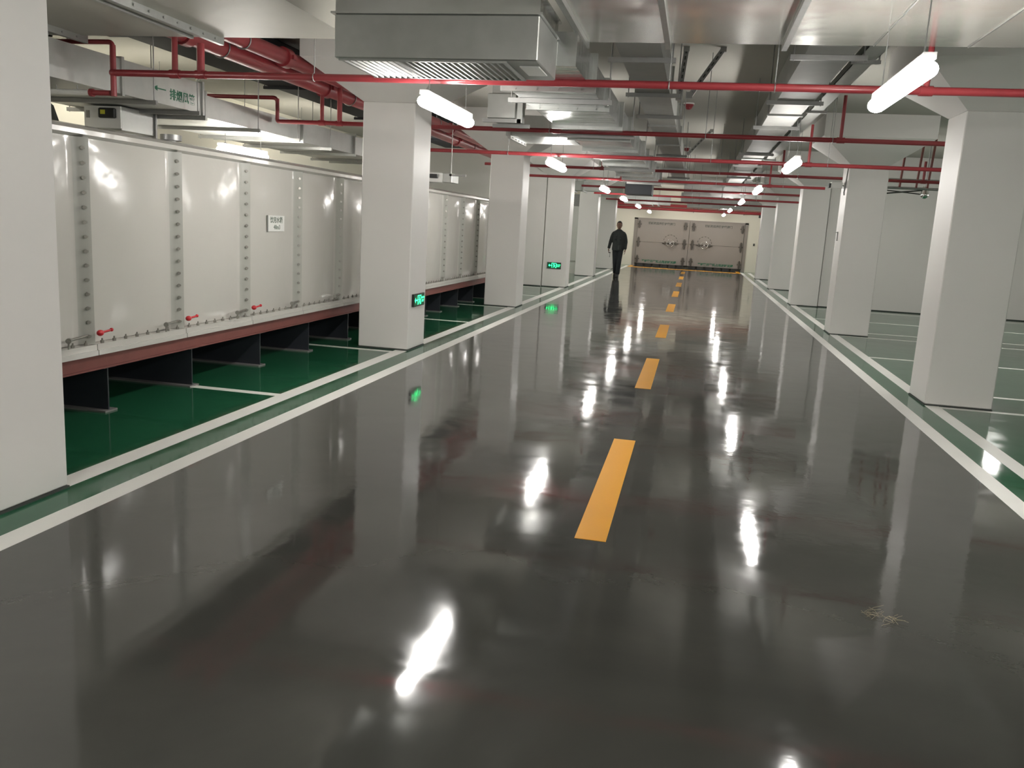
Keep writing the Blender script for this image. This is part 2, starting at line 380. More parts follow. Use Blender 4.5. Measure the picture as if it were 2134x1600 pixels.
# ------------------------------------------------------------------ ducts
BODY = {}
def duct(name, x0, x1, y0, y1, z0, z1, axis, joints, mat, label, rods=True, group=None, fl=.035, bolts=True, supports=(), cat='duct', rtop=None):
    rt2 = rtop or CZ
    t = thing(name, ((x0+x1)/2, (y0+y1)/2, z0), label, cat, group)
    body = MB().box(x0, x1, y0, y1, z0, z1).build('duct_body', mat, t)
    BODY[t.name] = body
    for j in joints:
        mb = MB(); h = .018
        if axis == 'Y':
            mb.box(x0-fl, x1+fl, j-h, j+h, z0-fl, z0+.002).box(x0-fl, x1+fl, j-h, j+h, z1-.002, z1+fl)
            mb.box(x0-fl, x0+.002, j-h, j+h, z0, z1).box(x1-.002, x1+fl, j-h, j+h, z0, z1)
            if bolts:
                n = max(3, int((x1-x0)/.16))
                for q in range(n): xx = x0+(q+.5)*(x1-x0)/n; mb.cyl((xx, j-h-.01, z0-fl/2), (xx, j-h, z0-fl/2), .008, 6)
        else:
            mb.box(j-h, j+h, y0-fl, y1+fl, z0-fl, z0+.002).box(j-h, j+h, y0-fl, y1+fl, z1-.002, z1+fl)
            mb.box(j-h, j+h, y0-fl, y0+.002, z0, z1).box(j-h, j+h, y1-.002, y1+fl, z0, z1)
            if bolts:
                n = max(3, int((y1-y0)/.16))
                for q in range(n): yy = y0+(q+.5)*(y1-y0)/n; mb.cyl((j+h, yy, z0-fl/2), (j+h+.01, yy, z0-fl/2), .008, 6)
        mb.build('flange', M['flange'], t)
    for s in supports:
        if axis == 'Y':
            MB().box(x0-.10, x1+.10, s-.015, s+.015, z0-.04, z0-.002).build('support_channel', M['steel'], t)
            MB().cyl((x0-.075, s, z0-.045), (x0-.075, s, CZ), .006, 6).build('hanger_rod', M['steel'], t)
            MB().cyl((x1+.075, s, z0-.045), (x1+.075, s, rt2), .006, 6).build('hanger_rod', M['steel'], t)
        else:
            MB().box(s-.02, s+.02, y0-.10, y1+.10, z0-.045, z0-.004).build('support_channel', M['steel'], t)
            MB().cyl((s, y0-.075, z0-.045), (s, y0-.075, CZ), .006, 6).build('hanger_rod', M['steel'], t)
            MB().cyl((s, y1+.075, z0-.045), (s, y1+.075, CZ), .006, 6).build('hanger_rod', M['steel'], t)
    return t
# big transverse ducts overhead
tx = duct('crossing_duct', -0.93, 7.5, 4.1, 6.33, 2.75, 3.25, 'X', [-.885, -.31, .47, 2.9, 4.1, 5.3], M['galv_smooth'],
     'wide smooth galvanised duct crossing overhead at the top right', bolts=False)
for sx in (1.04, 1.62, 2.2): MB().box(sx-.004, sx+.004, 4.1, 6.33, 2.742, 2.7505).build('seam', M['flange'], BODY[tx.name])
tl = duct('crossing_duct', -7.6, -2.645, 4.2, 6.33, 2.75, 3.15, 'X', [-4.97, -3.76], M['galv_pale'], 'wide galvanised duct crossing overhead at the top left beside the nearest column', fl=.05)
MB().box(-3.98, -3.955, 4.1, 6.3, 2.73, 2.7505).build('seam', M['flange'], BODY[tl.name])
# longitudinal duct on the left of the lane
D1 = duct('supply_duct', -1.55, -.88, 5.85, 20.4, 2.5, 2.715, 'Y', [6.72, 7.76, 9.15, 10.28, 11.63, 12.9, 14.1, 15.3, 16.6, 17.8, 19.1], M['galv_crinkled'],
     'long bright galvanised duct running away down the left half of the lane ceiling', supports=(7.3, 9.9, 12.4, 15.0, 18.3))
# plenum box with grille
t = thing('air_plenum_box', (-1.65, 5.5, 2.4), 'large galvanised plenum box with a slatted grille underneath, at the top centre', 'duct box')
MB().bbox(-2.29, -1.01, 5.18, 5.845, 2.405, 2.66, .006).build('box_body', M['galv'], t)
MB().box(-2.31, -.99, 5.16, 5.845, 2.66, 2.672).box(-2.29, -1.01, 5.19, 5.84, 2.672, 2.76).box(-2.31, -.99, 5.165, 5.845, 2.76, 2.772).build('collar', M['galv_crinkled'], t)
MB().box(-2.2, -1.1, 5.25, 5.8, 2.772, CZ-.002).build('riser', M['galv'], t)
mb = MB().box(-2.27, -1.2, 5.2, 5.215, 2.393, 2.405).box(-2.27, -1.2, 5.80, 5.815, 2.393, 2.405)
for i in range(26): x = -2.25+i*.041; mb.prism([(x, 2.392), (x+.012, 2.392), (x+.022, 2.404), (x+.010, 2.404)], 'Y', 5.215, 5.80)
mb.build('grille', M['flange'], t)
MB().box(-1.15, -1.03, 5.35, 5.65, 2.399, 2.405).build('access_plate', M['white_plastic'], t)
# box at the far end of the supply duct
t = thing('air_plenum_box', (-1.4, 20.8, 2.3), 'dark plenum box hanging at the far end of the left lane duct', 'duct box')
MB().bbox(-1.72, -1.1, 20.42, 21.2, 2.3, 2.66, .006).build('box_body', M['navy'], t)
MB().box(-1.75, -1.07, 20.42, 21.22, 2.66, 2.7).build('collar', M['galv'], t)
for xx in (-1.68, -1.14): MB().cyl((xx, 20.8, 2.7), (xx, 20.8, CZ), .006, 6).build('hanger_rod', M['steel'], t)
# side branches
duct('branch_duct', -2.35, -1.56, 10.35, 11.25, 2.5, 2.74, 'X', [-2.3], M['galv'], 'short dark branch duct reaching left towards the third left column', supports=())
t = thing('air_diffuser_box', (-1.93, 8.5, 2.42), 'small bluish diffuser box on a bracket right of the big glowing lamp', 'duct box')
MB().bbox(-2.08, -1.8, 8.3, 8.75, 2.45, 2.68, .006).build('box_body', M['galv'], t)
MB().box(-2.12, -1.74, 8.28, 8.32, 2.41, 2.445).build('support_channel', M['steel'], t); MB().box(-2.12, -1.74, 8.7, 8.74, 2.41, 2.445).build('support_channel', M['steel'], t)
MB().box(-1.78, -1.73, 8.28, 8.32, 2.41, CZ).build('upright', M['flange'], t)
MB().prism([(-2.05, 2.68), (-1.83, 2.68), (-1.56, 2.75), (-1.56, 2.8), (-2.05, 2.8)], 'Y', 8.35, 8.7).build('neck', M['galv'], t)
# narrow ducts
duct('narrow_duct', -.71, -.38, 6.5, 24.5, 2.80, 3.06, 'Y', [9.0, 11.4, 13.8, 16.6, 19.2], M['galv_dull'], 'narrow dull duct running down the centre of the ceiling', supports=(7.1, 8.85, 10.45, 12.25, 15.5, 18.6, 21.5), fl=.02, bolts=False)
duct('narrow_duct', .66, 1.0, 6.6, 24.5, 2.80, 3.06, 'Y', [10.1, 12.6, 15.6, 18.6], M['galv_dull'], 'narrow dull duct running down the ceiling on the right of the lane', supports=(6.9, 9.12, 11.14, 14.66, 17.1, 20.5), fl=.02, bolts=False)
# far transverse ducts
duct('crossing_duct', -.45, 1.65, 24.6, 25.6, 2.5, 2.95, 'X', [.6, 1.5], M['galv_crinkled'], 'bright crinkled duct crossing the far end of the lane', bolts=False, supports=(0, 1.2))
duct('crossing_duct', -.6, 1.9, 29.2, 30.2, 2.5, 2.8, 'X', [.4], M['galv'], 'dull duct crossing the lane behind the bright far one', bolts=False, supports=(0, 1.2))
duct('crossing_duct', -.45, 2.6, 34.4, 35.4, 2.5, 2.95, 'X', [.8], M['galv'], 'galvanised duct crossing just before the blast door wall', bolts=False, supports=(0, 1.2))
duct('branch_duct', -4.6, -2.7, 24.2, 25.0, 2.5, 2.75, 'X', [-3.2], M['galv'], 'dull branch duct over the left bays far down the lane', bolts=False, supports=(-4.2, -3.5))
duct('crossing_duct', -2.6, -1.0, 30.9, 31.6, 2.42, 2.72, 'X', [-1.6], M['galv'], 'small far duct left of the lane centre above the walking man', bolts=False, supports=(-2.2, -1.4))

# exhaust duct over the tank
def dtext(t, x, y, z): 
    t = BODY[t.name]
    text_mesh('lettering', '排烟风管', .105, M['green_text'], t, EAST((x, y, z)), bold=.002)
    mb = MB().box(x, x+.002, y-.42, y-.27, z+.025, z+.035)
    mb.add([(x+.001, y-.47, z+.03), (x+.001, y-.40, z+.055), (x+.001, y-.40, z+.005)], [(0, 1, 2)])
    mb.build('flow_arrow', M['green_text'], t)
d4 = duct('exhaust_duct', -6.3, -5.0, 3.9, 8.12, 2.38, 2.67, 'Y', [4.6, 6.85, 8.1], M['galv'], 'wide duct over the water tank with green lettering and an arrow', supports=(7.2, 7.9), bolts=False, rtop=3.0, fl=.018)
dtext(d4, -4.999, 7.76, 2.48)
d5 = duct('exhaust_duct', -6.25, -5.05, 8.16, 10.5, 2.36, 2.58, 'Y', [8.2, 10.45], M['galv'], 'lower middle section of the duct over the tank, past the lettered one', supports=(9.2, 10.2), bolts=False, rtop=3.0)
duct('exhaust_duct', -6.3, -5.15, 10.55, 14.3, 2.36, 2.62, 'Y', [12.4, 14.2], M['galv'], 'far section of the duct over the tank, left of the second column', supports=(11.4, 13.6), bolts=False, rtop=3.0)
# near shiny edge duct, upper left
t = thing('metal_cable_tray', (-4.9, 5.2, 2.62), 'bright metal tray at the top left under the wide crossing duct', 'tray')
MB().box(-5.42, -5.05, 3.6, 6.1, 2.69, 2.70).box(-5.42, -5.40, 3.6, 6.1, 2.69, 2.745).box(-5.07, -5.05, 3.6, 6.1, 2.69, 2.745).build('tray_body', M['chrome'], t)
MB().box(-5.05, -5.03, 6.0, 6.04, 2.69, CZ if False else 2.745).build('tray_clip', M['steel'], t)
# long duct, coloured black over its whole length
t = thing('black_duct', (-5.0, 10, 3.0), 'long black duct under the ceiling beside the big red pipes', 'duct')
MB().bbox(-5.55, -4.62, 6.36, 18.5, 3.02, 3.28, .02).build('duct_body', M['black_matte'], t)
for y in (7.5, 10.5, 13.5, 16.5):
    MB().box(-5.6, -4.57, y-.02, y+.02, 2.985, 3.02).cyl((-5.59, y, 2.985), (-5.59, y, CZ), .006, 6).cyl((-4.58, y, 2.985), (-4.58, y, CZ), .006, 6).build('support_channel', M['black_matte'], t)

# white fan box over the tank
t = thing('fan_control_box', (-5.6, 7.9, 2.15), 'white-fronted metal fan box with a black control unit, above the tank on the left', 'fan box')
MB().box(-5.97, -5.57, 7.60, 7.615, 2.16, 2.365).build('front_panel', M['white_plastic'], t)
MB().bbox(-5.97, -5.57, 7.615, 8.13, 2.14, 2.37, .006).build('box_body', M['galv'], t)
c = MB().bbox(-5.79, -5.61, 7.56, 7.60, 2.25, 2.345, .008).build('control_unit', M['black_plastic'], t)
MB().box(-5.76, -5.71, 7.556, 7.5605, 2.285, 2.325).build('control_label', M['yellow_label'], c)
MB().box(-5.945, -5.91, 7.592, 7.60, 2.25, 2.32).build('vent_slot', M['steel'], t)
MB().box(-5.98, -5.55, 8.13, 8.155, 2.10, 2.378).build('side_bracket', M['steel'], t)
# second box beyond
t = thing('fan_control_box', (-3.9, 12.2, 2.08), 'small white box with a dark unit just right of the second left column', 'fan box')
MB().box(-3.98, -3.62, 11.98, 12.0, 1.99, 2.12).build('front_panel', M['white_plastic'], t)
MB().bbox(-3.98, -3.48, 12.0, 12.35, 1.99, 2.12, .006).build('box_body', M['galv'], t)
MB().bbox(-3.8, -3.68, 11.95, 11.98, 2.04, 2.1, .006).build('control_unit', M['black_plastic'], t)
MB().box(-3.52, -3.28, 12.0, 12.03, 2.08, 2.11).cyl((-3.5, 12.02, 2.11), (-3.5, 12.02, CZ), .006, 6).cyl((-3.9, 12.2, 2.12), (-3.9, 12.2, CZ), .006, 6).build('bracket', M['steel'], t)
# white pipe with a red end
t = thing('white_pipe', (-5.2, 6.42, 2.3), 'short white pipe with a red end and valve wheel above the tank', 'pipe')
MB().cyl((-5.44, 6.42, 2.325), (-4.96, 6.42, 2.325), .024, 12).build('pipe', M['white_plastic'], t)
MB().cyl((-4.96, 6.42, 2.325), (-4.79, 6.42, 2.325), .022, 12).cyl((-4.98, 6.42, 2.325), (-4.95, 6.42, 2.325), .032, 12).build('end_fitting', M['red_pipe'], t)
MB().torus((-5.46, 6.42, 2.325), .042, .009, 'X', 18, 6).cyl((-5.49, 6.42, 2.325), (-5.43, 6.42, 2.325), .012, 8).box(-5.465, -5.455, 6.38, 6.46, 2.32, 2.33).box(-5.465, -5.455, 6.415, 6.425, 2.285, 2.365).build('valve_wheel', M['joint'], t)
MB().cyl((-5.3, 6.42, 2.345), (-5.3, 6.42, 2.38), .005, 6).build('clip', M['steel'], t)
MB().cyl((-5.1, 6.42, 2.345), (-5.1, 6.42, 2.38), .005, 6).build('clip', M['steel'], t)
t = thing('dark_sheet_bracket', (-6.0, 7.12, 1.951), 'dark tapered bracket standing on the tank beside the nearest column', 'bracket')
MB().prism([(-6.02, 1.951), (-5.80, 1.951), (-5.93, 2.30), (-6.02, 2.36)], 'Y', 7.1, 7.14).build('plate', M['joint'], t)

# ------------------------------------------------------------------ red fire pipes
def pipe_y(x, z, y0, y1, r, label, coup=()):
    t = thing('fire_main_pipe', (x, (y0+y1)/2, z-r), label, 'pipe')
    MB().cyl((x, y0, z), (x, y1, z), r, 20).build('pipe', M['red_pipe'], t)
    for c in coup: MB().cyl((x, c-.06, z), (x, c+.06, z), r+.022, 20).box(x-r-.045, x-r, c-.04, c+.04, z-.02, z+.02).box(x+r, x+r+.045, c-.04, c+.04, z-.02, z+.02).build('coupling', M['red_pipe'], t)
    for y in [y0+1.1+k*3 for k in range(int((y1-y0)/3)+1)]:
        if y < y1: MB().torus((x, y, z), r+.006, .008, 'Y', 18, 5).cyl((x, y, z+r), (x, y, CZ), .007, 6).build('hanger', M['steel'], t)
pipe_y(-4.42, 2.90, 6.38, 18.5, .085, 'thick red fire main nearer the black duct, running along the upper left', (6.9, 9.75, 12.6, 15.4))
pipe_y(-4.20, 2.97, 6.38, 18.5, .075, 'thick red fire main nearer the lane, running along the upper left', (8.3, 11.2, 14.3))
def cross_pipe(y, z, x0, x1, label, r=.024, hang=(), drops=(), extra=None):
    t = thing('sprinkler_pipe', ((x0+x1)/2, y, z-r), label, 'pipe', 'red sprinkler pipes across the ceiling')
    MB().cyl((x0, y, z), (x1, y, z), r, 12).build('pipe', M['red_pipe'], t)
    for x in hang:
        MB().torus((x, y, z), r+.004, .004, 'X', 12, 4).cyl((x, y, z+r), (x, y, CZ), .004, 6).build('hanger', M['steel'], t)
    for (x, z1, rr) in drops:
        MB().cyl((x, y, z), (x, y, z1), rr, 10).cyl((x-r*1.6, y, z), (x+r*1.6, y, z), r*1.25, 12).build('branch_riser', M['red_pipe'], t)
    if extra: extra(t)
    return t
def exA(t):
    MB().cyl((-4.76, 6.42, 2.30), (-4.76, 6.42, 2.70), .024, 10).bend((-4.76, 6.42, 2.6), (-4.76, 6.42, 2.722), (-5.35, 6.42, 2.722), .04, .02).ball((-4.76, 6.42, 2.485), .034).build('branch_riser', M['red_pipe'], t)
cross_pipe(6.42, 2.485, -4.75, XW1, 'bright red sprinkler pipe nearest the camera, crossing below the big ducts', .027,
           hang=(-3.0, -.285, .44, 3.2), drops=((-4.2, 2.9, .024), (-3.97, 2.72, .03), (1.42, 2.80, .02)), extra=exA)
def exB(t):
    MB().bend((-4.90, 9.68, 2.50), (-4.99, 9.68, 2.50), (-4.99, 9.68, 2.76), .03, .024).bend((-4.99, 9.68, 2.62), (-4.99, 9.68, 2.77), (-6.3, 9.68, 2.77), .06, .024).build('branch_riser', M['red_pipe'], t)
cross_pipe(9.68, 2.50, -4.93, XR+4.5, 'second sprinkler pipe, passing just behind the second left column', .025,
           hang=(-3.4, -1.7, .0, 1.3), drops=((-4.42, 2.86, .024), (-4.20, 2.92, .03), (-1.62, 2.85, .014), (1.38, 2.95, .018)), extra=exB)
cross_pipe(12.1, 2.44, -4.2, 8.6, 'third sprinkler pipe, crossing in front of the third left column', .026, hang=(-2.7, .1, 1.6, 5), drops=((1.36, 2.95, .018), (-4.42, 2.84, .03)))
cross_pipe(15.58, 2.52, -3.9, 8.6, 'fourth sprinkler pipe, crossing behind the third columns', .025, hang=(-1.9, .3, 1.6), drops=((-1.75, 2.75, .016), (1.34, 2.95, .018), (4.2, 2.9, .022), (3.6, 2.85, .022)))
cross_pipe(18.1, 2.49, -3.6, 2.4, 'fifth sprinkler pipe with an open end near the right columns', .027, hang=(-1.9, .3, 1.6), drops=((-1.62, 2.72, .016), (1.34, 2.95, .018)))
cross_pipe(21.6, 2.50, -2.9, 2.8, 'sixth sprinkler pipe, just beyond the far plenum box', .027, hang=(-.2, 1.5))
cross_pipe(24.3, 2.45, -2.9, 2.9, 'seventh sprinkler pipe, far down the lane', .027, hang=(-.2, 1.5))
cross_pipe(27.6, 2.42, -2.9, 2.9, 'eighth sprinkler pipe, far down the lane', .027, hang=(-.2, 1.5))
for z, lab in ((2.62, 'upper of the two thick red pipes on the wall above the blast doors'), (2.47, 'lower of the two thick red pipes on the wall above the blast doors')):
    t = thing('fire_main_pipe', (-.6, 37.9, z-.07), lab, 'pipe')
    MB().cyl((-3.7, 37.95, z), (2.75, 37.95, z), .062, 16).build('pipe', M['red_pipe'], t)
    for x in (-2.5, -.2, 1.9): MB().box(x-.02, x+.02, 37.87, YF-.002, z-.09, z-.062).build('bracket', M['steel'], t)
t = thing('fire_main_pipe', (-3.4, 35.0, 2.6), 'short thick red pipe at the upper left of the blast door wall', 'pipe')
MB().cyl((-4.1, 35.0, 2.64), (-2.0, 35.0, 2.64), .06, 16).cyl((-2.4, 35, 2.64), (-2.4, 35, CZ), .006, 6).cyl((-3.8, 35, 2.64), (-3.8, 35, CZ), .006, 6).build('pipe', M['red_pipe'], t)
# slender cable tray with strut diagonals
t = thing('cable_tray', (1.14, 14, 2.85), 'slim grey cable tray running down the ceiling right of the narrow duct', 'tray')
MB().box(1.10, 1.24, 6.6, 24.5, 2.86, 2.866).box(1.10, 1.105, 6.6, 24.5, 2.86, 2.92).box(1.235, 1.24, 6.6, 24.5, 2.86, 2.92).build('tray_body', M['flange'], t)
for y in (7.4, 10.2, 13.2, 16.4, 19.6, 22.8):
    MB().box(1.06, 1.28, y-.02, y+.02, 2.835, 2.86).cyl((1.27, y, 2.835), (1.27, y, CZ), .006, 6).cyl((1.075, y, 2.835), (1.075, y, CZ), .006, 6).build('support_channel', M['steel'], t)
# seismic braces
def strut(a, b, label):
    t = thing('brace_strut', b, label, 'brace')
    a = Vector(a); b = Vector(b); d = (b-a); L_ = d.length; d.normalize(); sd = d.cross(Vector((0, 1, 0))).normalized()
    mb = MB()
    w = .022
    def bar(off, ww, hh):
        c0 = a+sd*off; c1 = b+sd*off; vs = []
        for c in (c0, c1):
            for (p, q) in ((-1, -1), (1, -1), (1, 1), (-1, 1)): vs.append(c+sd*ww*p+Vector((0, 1, 0))*hh*q)
        mb.add(vs, [(0, 1, 2, 3), (4, 7, 6, 5), (0, 4, 5, 1), (1, 5, 6, 2), (2, 6, 7, 3), (3, 7, 4, 0)])
    bar(0, w, .004); bar(-w, .003, .018); bar(w, .003, .018)
    mb.build('channel', M['steel'], t)
    mb = MB()
    for i in range(8):
        c = a+d*(L_*(i+.5)/8)+Vector((0, -.0045, 0)); q1 = sd*.007; q2 = d*(L_/8*.28)
        mb.add([c-q1-q2, c+q1-q2, c+q1+q2, c-q1+q2], [(0, 1, 2, 3)])
    mb.build('slot', M['joint'], t)
    MB().box(a[0]-.03, a[0]+.03, a[1]-.025, a[1]+.025, a[2]-.03, a[2]+.018).build('top_hinge', M['steel'], t)
    MB().box(b[0]-.03, b[0]+.03, b[1]-.03, b[1]+.03, b[2]-.02, b[2]+.04).build('bottom_hinge', M['steel'], t)
strut((-.27, 9.4, CZ-.02), (-.31, 9.4, 2.84), 'upright slotted brace strut beside the centre duct')
strut((.10, 9.4, CZ-.02), (-.20, 9.4, 2.86), 'slanting slotted brace strut right of the upright one')
strut((.1, 16.4, CZ-.02), (-.28, 16.4, 2.90), 'slanting pale brace strut farther down the centre duct')
# smoke alarms
for (x, y, lab) in ((-.28, 13.3, 'red ceiling alarm nearer the camera'), (-.38, 19.85, 'dark red ceiling alarm farther away')):
    t = thing('ceiling_alarm', (x, y, CZ-.1), lab, 'alarm')
    MB().cyl((x, y, CZ-.07), (x, y, CZ-.02), .05, 14, .075).ball((x, y, CZ-.07), .05, 12, 6, sz=.5).build('alarm_body', M['red_pipe'], t)
    MB().box(x-.2, x-.06, y-.01, y+.01, CZ-.03, CZ-.015).build('conduit', M['steel'], t)
    MB().cyl((x, y, CZ-.02), (x, y, CZ), .08, 14).build('base', M['white_plastic'], t)

# right bay clutter of small pipes
for i, (x, y, z, lab) in enumerate(((3.35, 16.1, 2.44, 'grey pipe run above the right bays, seen between the two nearest right columns'),)):
    t = thing('conduit_run', (5, y, z), lab, 'pipe')
    MB().cyl((2.95, y, z), (8, y, z), .022, 10).cyl((2.95, y, z+.14), (8, y, z+.14), .02, 10).build('pipe', M['steel'], t)
    for xx in (3.35, 3.62, 3.8, 4.15, 4.6): MB().cyl((xx, y, z+.0), (xx+.04, y, CZ), .02, 8).build('riser', M['red_prim'], t)
t = thing('pendant_fitting', (3.9, 16.4, 2.3), 'shiny fitting among the pipes between the two nearest right columns', 'fitting')
MB().cyl((3.84, 16.4, 2.36), (3.84, 16.4, 2.5), .07, 14, .04).ball((3.84, 16.4, 2.36), .07, 14, 8).build('shade', M['chrome'], t)
MB().cyl((3.84, 16.4, 2.48), (3.84, 16.4, CZ), .012, 8).build('stem', M['steel'], t)
MB().cyl((3.0, 16.4, 2.33), (3.84, 16.4, 2.44), .012, 8).cyl((3.1, 16.4, 2.42), (3.84, 16.4, 2.36), .01, 8).build('cable', M['joint'], t)
# small white box + rod + hook on the second right column
t = thing('white_junction_box', (2.1, 14.9, 2.3), 'small white box on the side of the second right column', 'box')
MB().bbox(2.03, 2.20, 14.62, 14.82, 2.30, 2.40, .008).build('box_body', M['white_plastic'], t)
MB().box(2.0, 2.03, 14.66, 14.78, 2.31, 2.38).build('dark_end', M['joint'], t)
MB().box(2.2, XR, 14.7, 14.74, 2.34, 2.36).build('bracket', M['steel'], t)
tag(MB().tube([(2.225, 14.45, 2.60), (2.225, 14.52, 2.38), (2.225, 14.60, 2.24), (2.225, 14.55, 2.20)], .009, 8).build('conduit_bend', M['steel']), 'thin bent conduit near the top of the second right column', 'conduit')
tag(MB().tube([(2.224, 14.9, 1.62), (2.224, 14.70, 1.62), (2.224, 14.70, 1.48)], .008, 8).build('wall_hook', M['steel']), 'small dark bent hook halfway up the second right column', 'hook')
t = thing('light_switch', (2.45, YF-.01, 1.1), 'small dark switch on the wall right of the blast doors', 'switch')
MB().bbox(2.42, 2.48, YF-.03, YF, 1.12, 1.22, .004).build('plate', M['joint'], t)
t = thing('wall_camera', (2.5, 37.9, 2.35), 'little dark camera high on the wall right of the blast doors', 'camera')
MB().box(2.52, 2.66, YF-.25, YF-.12, 2.30, 2.42).build('camera_body', M['joint'], t)
MB().box(2.57, 2.61, YF-.13, YF, 2.32, 2.36).build('arm', M['steel'], t)
# hanging panel with louvre, far left
t = thing('electrical_cabinet', (-3.79, 27.5, .38), 'tall pale wall cabinet with a grey louvre on top, seen between the left columns', 'cabinet')
MB().bbox(-3.95, -3.69, 27.6, 27.9, .40, 2.14, .01).build('cabinet_body', M['white_plastic'], t)
mb = MB().box(-3.92, -3.70, 27.65, 27.85, 2.14, 2.52)
for i in range(5): mb.box(-3.93, -3.69, 27.63, 27.65, 2.17+i*.07, 2.205+i*.07)
mb.build('louvre', M['steel'], t)
MB().box(-3.92, -3.72, 27.65, 27.85, 0, .40).build('stand', M['white_wall'], t)

# ------------------------------------------------------------------ exit signs
def exit_sign(p, rt, label, wd=.38, hh=.14):
    t = thing('exit_sign', p, label, 'sign')
    P0 = Vector(p); R_ = Vector(rt); U = Vector((0, 0, 1)); Nn = R_.cross(U)
    def bx(mb, u0, u1, v0, v1, d0, d1):
        vs = [P0+R_*u+U*v+Nn*d for d in (d0, d1) for v in (v0, v1) for u in (u0, u1)]
        mb.add(vs, [(0, 2, 3, 1), (4, 5, 7, 6), (0, 1, 5, 4), (2, 6, 7, 3), (0, 4, 6, 2), (1, 3, 7, 5)])
    def poly(mb, pts, d0=.0262, d1=.0275):
        n = len(pts); vs = [P0+R_*u+U*v+Nn*d for d in (d0, d1) for (u, v) in pts]
        mb.add(vs, [tuple(range(n-1, -1, -1)), tuple(range(n, 2*n))]+[(i, (i+1) % n, n+(i+1) % n, n+i) for i in range(n)])
    def seg(mb, a, b, w):
        a = Vector(a); b = Vector(b); d = (b-a).normalized(); q = Vector((-d.y, d.x))*w/2
        poly(mb, [tuple(a-q), tuple(b-q), tuple(b+q), tuple(a+q)])
    mb = MB(); bx(mb, -wd/2, wd/2, 0, hh, 0, .025); mb.build('casing', M['black_plastic'], t)
    mb = MB(); bx(mb, -wd/2+.012, wd/2-.012, .012, hh-.012, .025, .0262); lp = mb.build('lit_panel', M['green_bg'], t)
    m = hh/2
    mb = MB(); poly(mb, [(-wd/2+.03, m), (-wd/2+.065, m+.03), (-wd/2+.065, m-.03)]); seg(mb, (-wd/2+.06, m), (-wd/2+.12, m), .014); mb.build('arrow', M['green_led'], lp)
    mb = MB(); seg(mb, (-.055, .018), (-.055, hh-.018), .010); seg(mb, (-.055, hh-.022), (.055, hh-.022), .010); seg(mb, (.055, .018), (.055, hh-.018), .010); mb.build('door_symbol', M['green_led'], lp)
    mb = MB(); cx, cy = -.005, hh-.045
    poly(mb, [(cx+.012*math.cos(q), cy+.012*math.sin(q)) for q in [2*PI*i/10 for i in range(10)]])
    seg(mb, (.0, cy-.012), (.012, .055), .017); seg(mb, (.012, .055), (-.018, .045), .011); seg(mb, (-.018, .045), (-.018, .02), .010)
    seg(mb, (.012, .055), (.03, .035), .011); seg(mb, (.03, .035), (.042, .018), .010); seg(mb, (.0, cy-.018), (-.032, cy-.026), .009); seg(mb, (.003, cy-.018), (.032, cy-.028), .009)
    mb.build('running_man', M['green_led'], lp)
    mt = face_mat(P0+R_*(wd/2-.062)+U*(m+.018)+Nn*.0268, tuple(R_), (0, 0, 1))
    text_mesh('lettering', '安全出口', .026, M['green_led'], lp, mt, .0004, .0006)
    mt = face_mat(P0+R_*(wd/2-.062)+U*(m-.018)+Nn*.0268, tuple(R_), (0, 0, 1))
    text_mesh('lettering', 'EXIT', .036, M['green_led'], lp, mt, .0004, .0006)
exit_sign((XL, 9.24, .485), (0, 1, 0), 'lit green exit sign with a left arrow low on the second left column')
exit_sign((-3.33, Lk(3), .45), (1, 0, 0), 'small lit green exit sign with a left arrow on the fourth left column', .34, .15)

# ------------------------------------------------------------------ water tank
XT = -3.95; P = 1.035; Y0 = 4.98-P*2; NP = 13; ZB, ZT = .46, 1.85; XB = -6.9
tank = thing('water_tank', (-5.4, Y0+NP*P/2, .36), 'long white panelled water tank standing on red steel beams left of the lane', 'tank')
prof = [(0.0, 0.0), (.012, .0), (.05, .006), (.25, .02), (.5, .026), (.72, .02), (.86, .006), (.915, .006), (.945, .022), (.975, .05), (1.0, .062)]
def panel(y0, z0, z1):
    mb = MB(); vs = []; fs = []
    zs = [(0, 0), (.02, .25), (.08, .8), (.5, 1), (.92, .8), (.975, .3), (1, 0)]
    n = len(prof)
    for (t, k) in zs:
        for (a, d) in prof:
            dd = d*k if a < .93 else d
            vs.append((XT+dd, y0+a*(P-.006)+.003, z0+t*(z1-z0)))
    for j in range(len(zs)-1):
        for i in range(n-1): fs.append((j*n+i, j*n+i+1, (j+1)*n+i+1, (j+1)*n+i))
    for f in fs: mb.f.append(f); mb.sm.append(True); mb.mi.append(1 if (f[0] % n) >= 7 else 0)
    mb.v += vs
    # return edge of the flange and the back
    e = [(XT+prof[-1][1], y0+P-.003, z) for z in (z0, z1)]+[(XT-.01, y0+P-.003, z1), (XT-.01, y0+P-.003, z0)]
    mb.add(e, [(0, 1, 2, 3)])
    mb.add([(XT, y0+.003, z0), (XT-.02, y0+.003, z0), (XT-.02, y0+.003, z1), (XT, y0+.003, z1)], [(0, 1, 2, 3)])
    return mb
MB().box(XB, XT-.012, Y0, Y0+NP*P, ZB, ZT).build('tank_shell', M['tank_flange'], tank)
pan0 = None; bolt0 = None; nut0 = None
LAST = Y0+P*NP
bolt_mb = lambda y, z: MB().cyl((XT+.035, y-.028, z), (XT+.050, y-.046, z), .013, 6, smooth=False).cyl((XT+.028, y-.022, z), (XT+.040, y-.036, z), .018, 10)
rest = MB(); nrest = MB()
nb = 0; nn_ = 0
